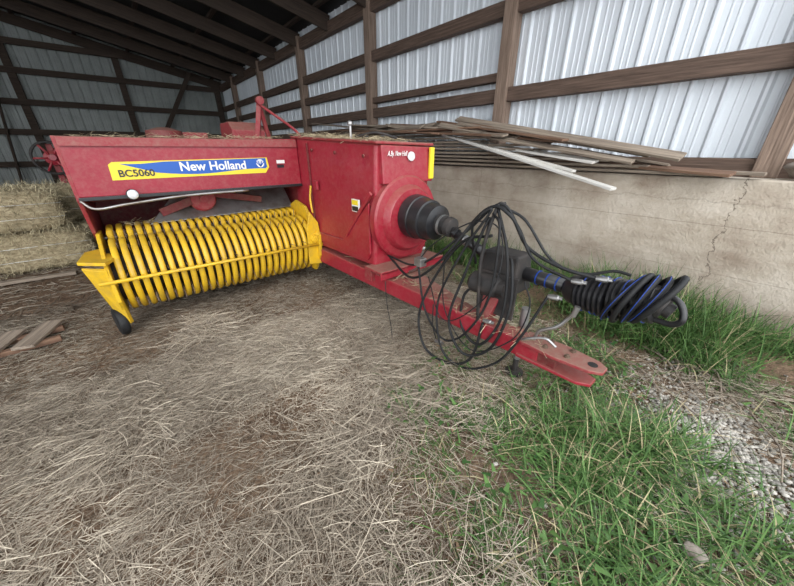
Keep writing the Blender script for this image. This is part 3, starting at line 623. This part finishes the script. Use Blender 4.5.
litter('hay_litter_tongue',260,lambda n:rng.normal(1.57,.03,n),lambda n:rng.uniform(.6,2.6,n),lambda x,y:.39+.027*(y-.6))
litter('hay_litter_pickup',300,lambda n:rng.uniform(-.1,1.3,n),lambda n:rng.normal(3.6,.06,n),lambda x,y:.80+0*x)
def facing_front(x,y,z):
    return Matrix.Translation((x,y,z))@Matrix.Rotation(math.radians(90),4,'X')
yd=YF-.004
prism('decal_yellow',[(-.05,1.19),(1.10,1.20),(1.14,1.25),(1.13,1.335),(-.02,1.318),(-.045,1.30)],'y',yd,YF+.001,DYEL,B,0)
pts=[]
for i in range(13):
    t=i/12; pts.append((.24+.86*t,1.235-.018*math.sin(t*math.pi*1.6)-.012*t))
top=[(1.12,1.25),(1.115,1.330),(.3,1.315)]+[(.02+.26*(1-t),1.305+.010*(1-t)-.008*math.sin(t*3.14)) for t in (.2,.5,.8,1.)]
prism('decal_blue',pts+top,'y',yd-.002,YF,BLUE,B,0)
text('decal_model_text','BC5060',.070,facing_front(-.005,yd-.003,1.213),PLB,B,sx=1.0,bold=.0015)
text('decal_brand_text','New Holland',.098,facing_front(.40,yd-.004,1.242),WHT,B,sx=1.0,bold=.002)
lathe('decal_leaf_disc',(1.06,yd-.001,1.285),(0,-1,0),[(0,.036),(.002,.036)],WHT,B,seg=24)
for i in range(5):
    a=math.radians(50+i*20); beam('decal_leaf_%d'%i,(1.06,yd-.004,1.257),(1.06+.055*math.cos(a),yd-.004,1.257+.055*math.sin(a)),.001,.008,BLUE,B,0)
text('decal_serial','A.By. New Holl',.05,Matrix.Translation((1.56,1.966,1.36))@Matrix.Rotation(math.radians(90),4,'X'),WHT,B,sx=.6,shear=.3)
box('decal_small',(1.22,YF-.003,1.28),(1.30,YF,1.31),WHT,B,0)
box('decal_small_2',(1.22,YF-.003,1.24),(1.29,YF,1.27),PLB,B,0)

# ---------------------------------------------------------------- hay bales
def hay_bale(lo,hi,seed):
    bm=bmesh.new(); bmesh.ops.create_cube(bm,size=1); bmesh.ops.subdivide_edges(bm,edges=bm.edges[:],cuts=11,use_grid_fill=True)
    rr=random.Random(seed)
    for v in bm.verts:
        c=v.co.copy(); l=(abs(c.x*2)**6+abs(c.y*2)**6+abs(c.z*2)**6)**(1/6); c=c/max(l,1e-3)*1.0 if l>.99 else c
        c=Vector([(lo[i]+hi[i])/2+c[i]*(hi[i]-lo[i]) for i in range(3)])
        c+=Vector([rr.uniform(-.008,.008) for _ in range(3)]); c.x+=.006*math.sin(c.z*40)
        v.co=c
    o=from_bm('hay_bale',bm,HAY,None,True)
    n=2600; f=rng.random(n); P=np.zeros((n,3)); lo_=np.array(lo);hi_=np.array(hi); u=rng.random((n,3)); P=lo_+(hi_-lo_)*u
    P[:,1]=np.where(f<.6,lo_[1]+.006,P[:,1]); P[:,2]=np.where((f>=.6)&(f<.8),hi_[2]-.006,P[:,2]); P[:,0]=np.where(f>=.8,hi_[0]-.006,P[:,0])
    D=rng.normal(size=(n,3))*np.array([.5,.5,1.]); D[:,1]-=.1; L=rng.uniform(.03,.10,n)
    strips('bale_straw',P,D,L,np.full(n,.004),np.zeros((n,3)),np.array([.50,.43,.28])*rng.uniform(.4,1.25,(n,1)),STRAW,o,k=1)
    for t in (.33,.67):
        z=lo[2]+(hi[2]-lo[2])*t; e=.004
        tube('twine',[(lo[0]-e,lo[1]-e,z),(hi[0]+e,lo[1]-e,z),(hi[0]+e,hi[1]+e,z),(lo[0]-e,hi[1]+e,z)],.003,WHT,o,smooth=False,closed=True,seg=6)
    return o
bl=[((-1.47,5.65,.02),(-.52,6.1,.48)),((-2.5,5.78,.02),(-1.55,6.22,.48)),((-1.62,5.68,.50),(-.66,6.12,.97)),((-2.68,5.75,.50),(-1.72,6.2,.97)),((-3.6,5.8,.02),(-2.6,6.24,.48)),((-3.78,5.8,.50),(-2.77,6.24,.97)),
    ((-1.3,6.3,.02),(-.35,6.75,.48)),((-1.3,6.3,.50),(-.4,6.75,.97))]
for i,(a,b) in enumerate(bl): hay_bale(a,b,i)
pal=empty('wooden_pallet',(-1.1,3.5,.05))
for i in range(4):
    beam('slat_%d'%i,(-1.56+i*.22,3.12+.05*i,.06),(-1.43+i*.22,3.59+.03*i,.06),.13,.022,PLK,pal,.002)
beam('runner_1',(-1.66,3.26,.03),(-.71,3.36,.03),.05,.04,PLB2,pal); beam('runner_2',(-1.66,3.46,.03),(-.71,3.56,.03),.05,.04,PLB2,pal)
beam('loose_board',(-2.6,5.40,.04),(-.72,5.25,.04),.09,.03,PLK)
tr=empty('hay_tedder',(-.95,8.6,.6))
tx,ty,tz,R_=-.82,8.6,1.27,.26
beam('stand',(tx,ty+.05,.02),(tx,ty+.05,1.5),.08,.08,REDD,tr); beam('foot',(tx-.3,ty+.05,.03),(tx+.3,ty+.05,.03),.1,.05,REDD,tr)
lathe('rotor_hub',(tx,ty,tz),(0,-1,.1),[(0,.12),(.05,.12),(.08,.06),(.12,.05)],RED,tr,seg=20)
L_=[];pts=[]
for i in range(24):
    a=2*math.pi*i/24; pts.append((tx+R_*math.cos(a),ty-.08,tz+R_*math.sin(a)))
tube('rotor_ring',[Vector(p) for p in pts],.022,DRK,tr,smooth=False,closed=True)
for i in range(6):
    a=2*math.pi*i/6; L_.append(([(tx,ty-.06,tz),(tx+R_*math.cos(a),ty-.08,tz+R_*math.sin(a))],.018))
tubes('rotor_spokes',L_,RED,tr); beam('frame_arm',(tx,ty+.05,1.4),(tx+.5,ty+.3,.95),.08,.10,RED,tr); beam('frame_arm_2',(tx,ty+.05,.9),(tx+.6,ty+.3,.95),.08,.12,REDD,tr)

# ---------------------------------------------------------------- light & camera
w=bpy.data.worlds.new('World'); S.world=w; w.use_nodes=True
bg=w.node_tree.nodes['Background']; bg.inputs[0].default_value=(.90,.95,1.0,1); bg.inputs[1].default_value=3.0
sd=bpy.data.lights.new('overcast_sun','SUN'); sd.energy=1.7; sd.angle=math.radians(50); sd.color=(1,.98,.95)
so=bpy.data.objects.new('overcast_sun',sd); COL.objects.link(so)
so.rotation_euler=Vector((.45,.80,-.55)).to_track_quat('-Z','Y').to_euler(); so.location=(0,-5,6)
cd=bpy.data.cameras.new('camera'); cam=bpy.data.objects.new('camera',cd); COL.objects.link(cam)
cam.location=(0,0,1.4); cam.rotation_euler=(math.radians(90-24.76),0,math.radians(-40)); cd.sensor_width=36; cd.lens=310/794*36; cd.clip_start=.02
S.camera=cam
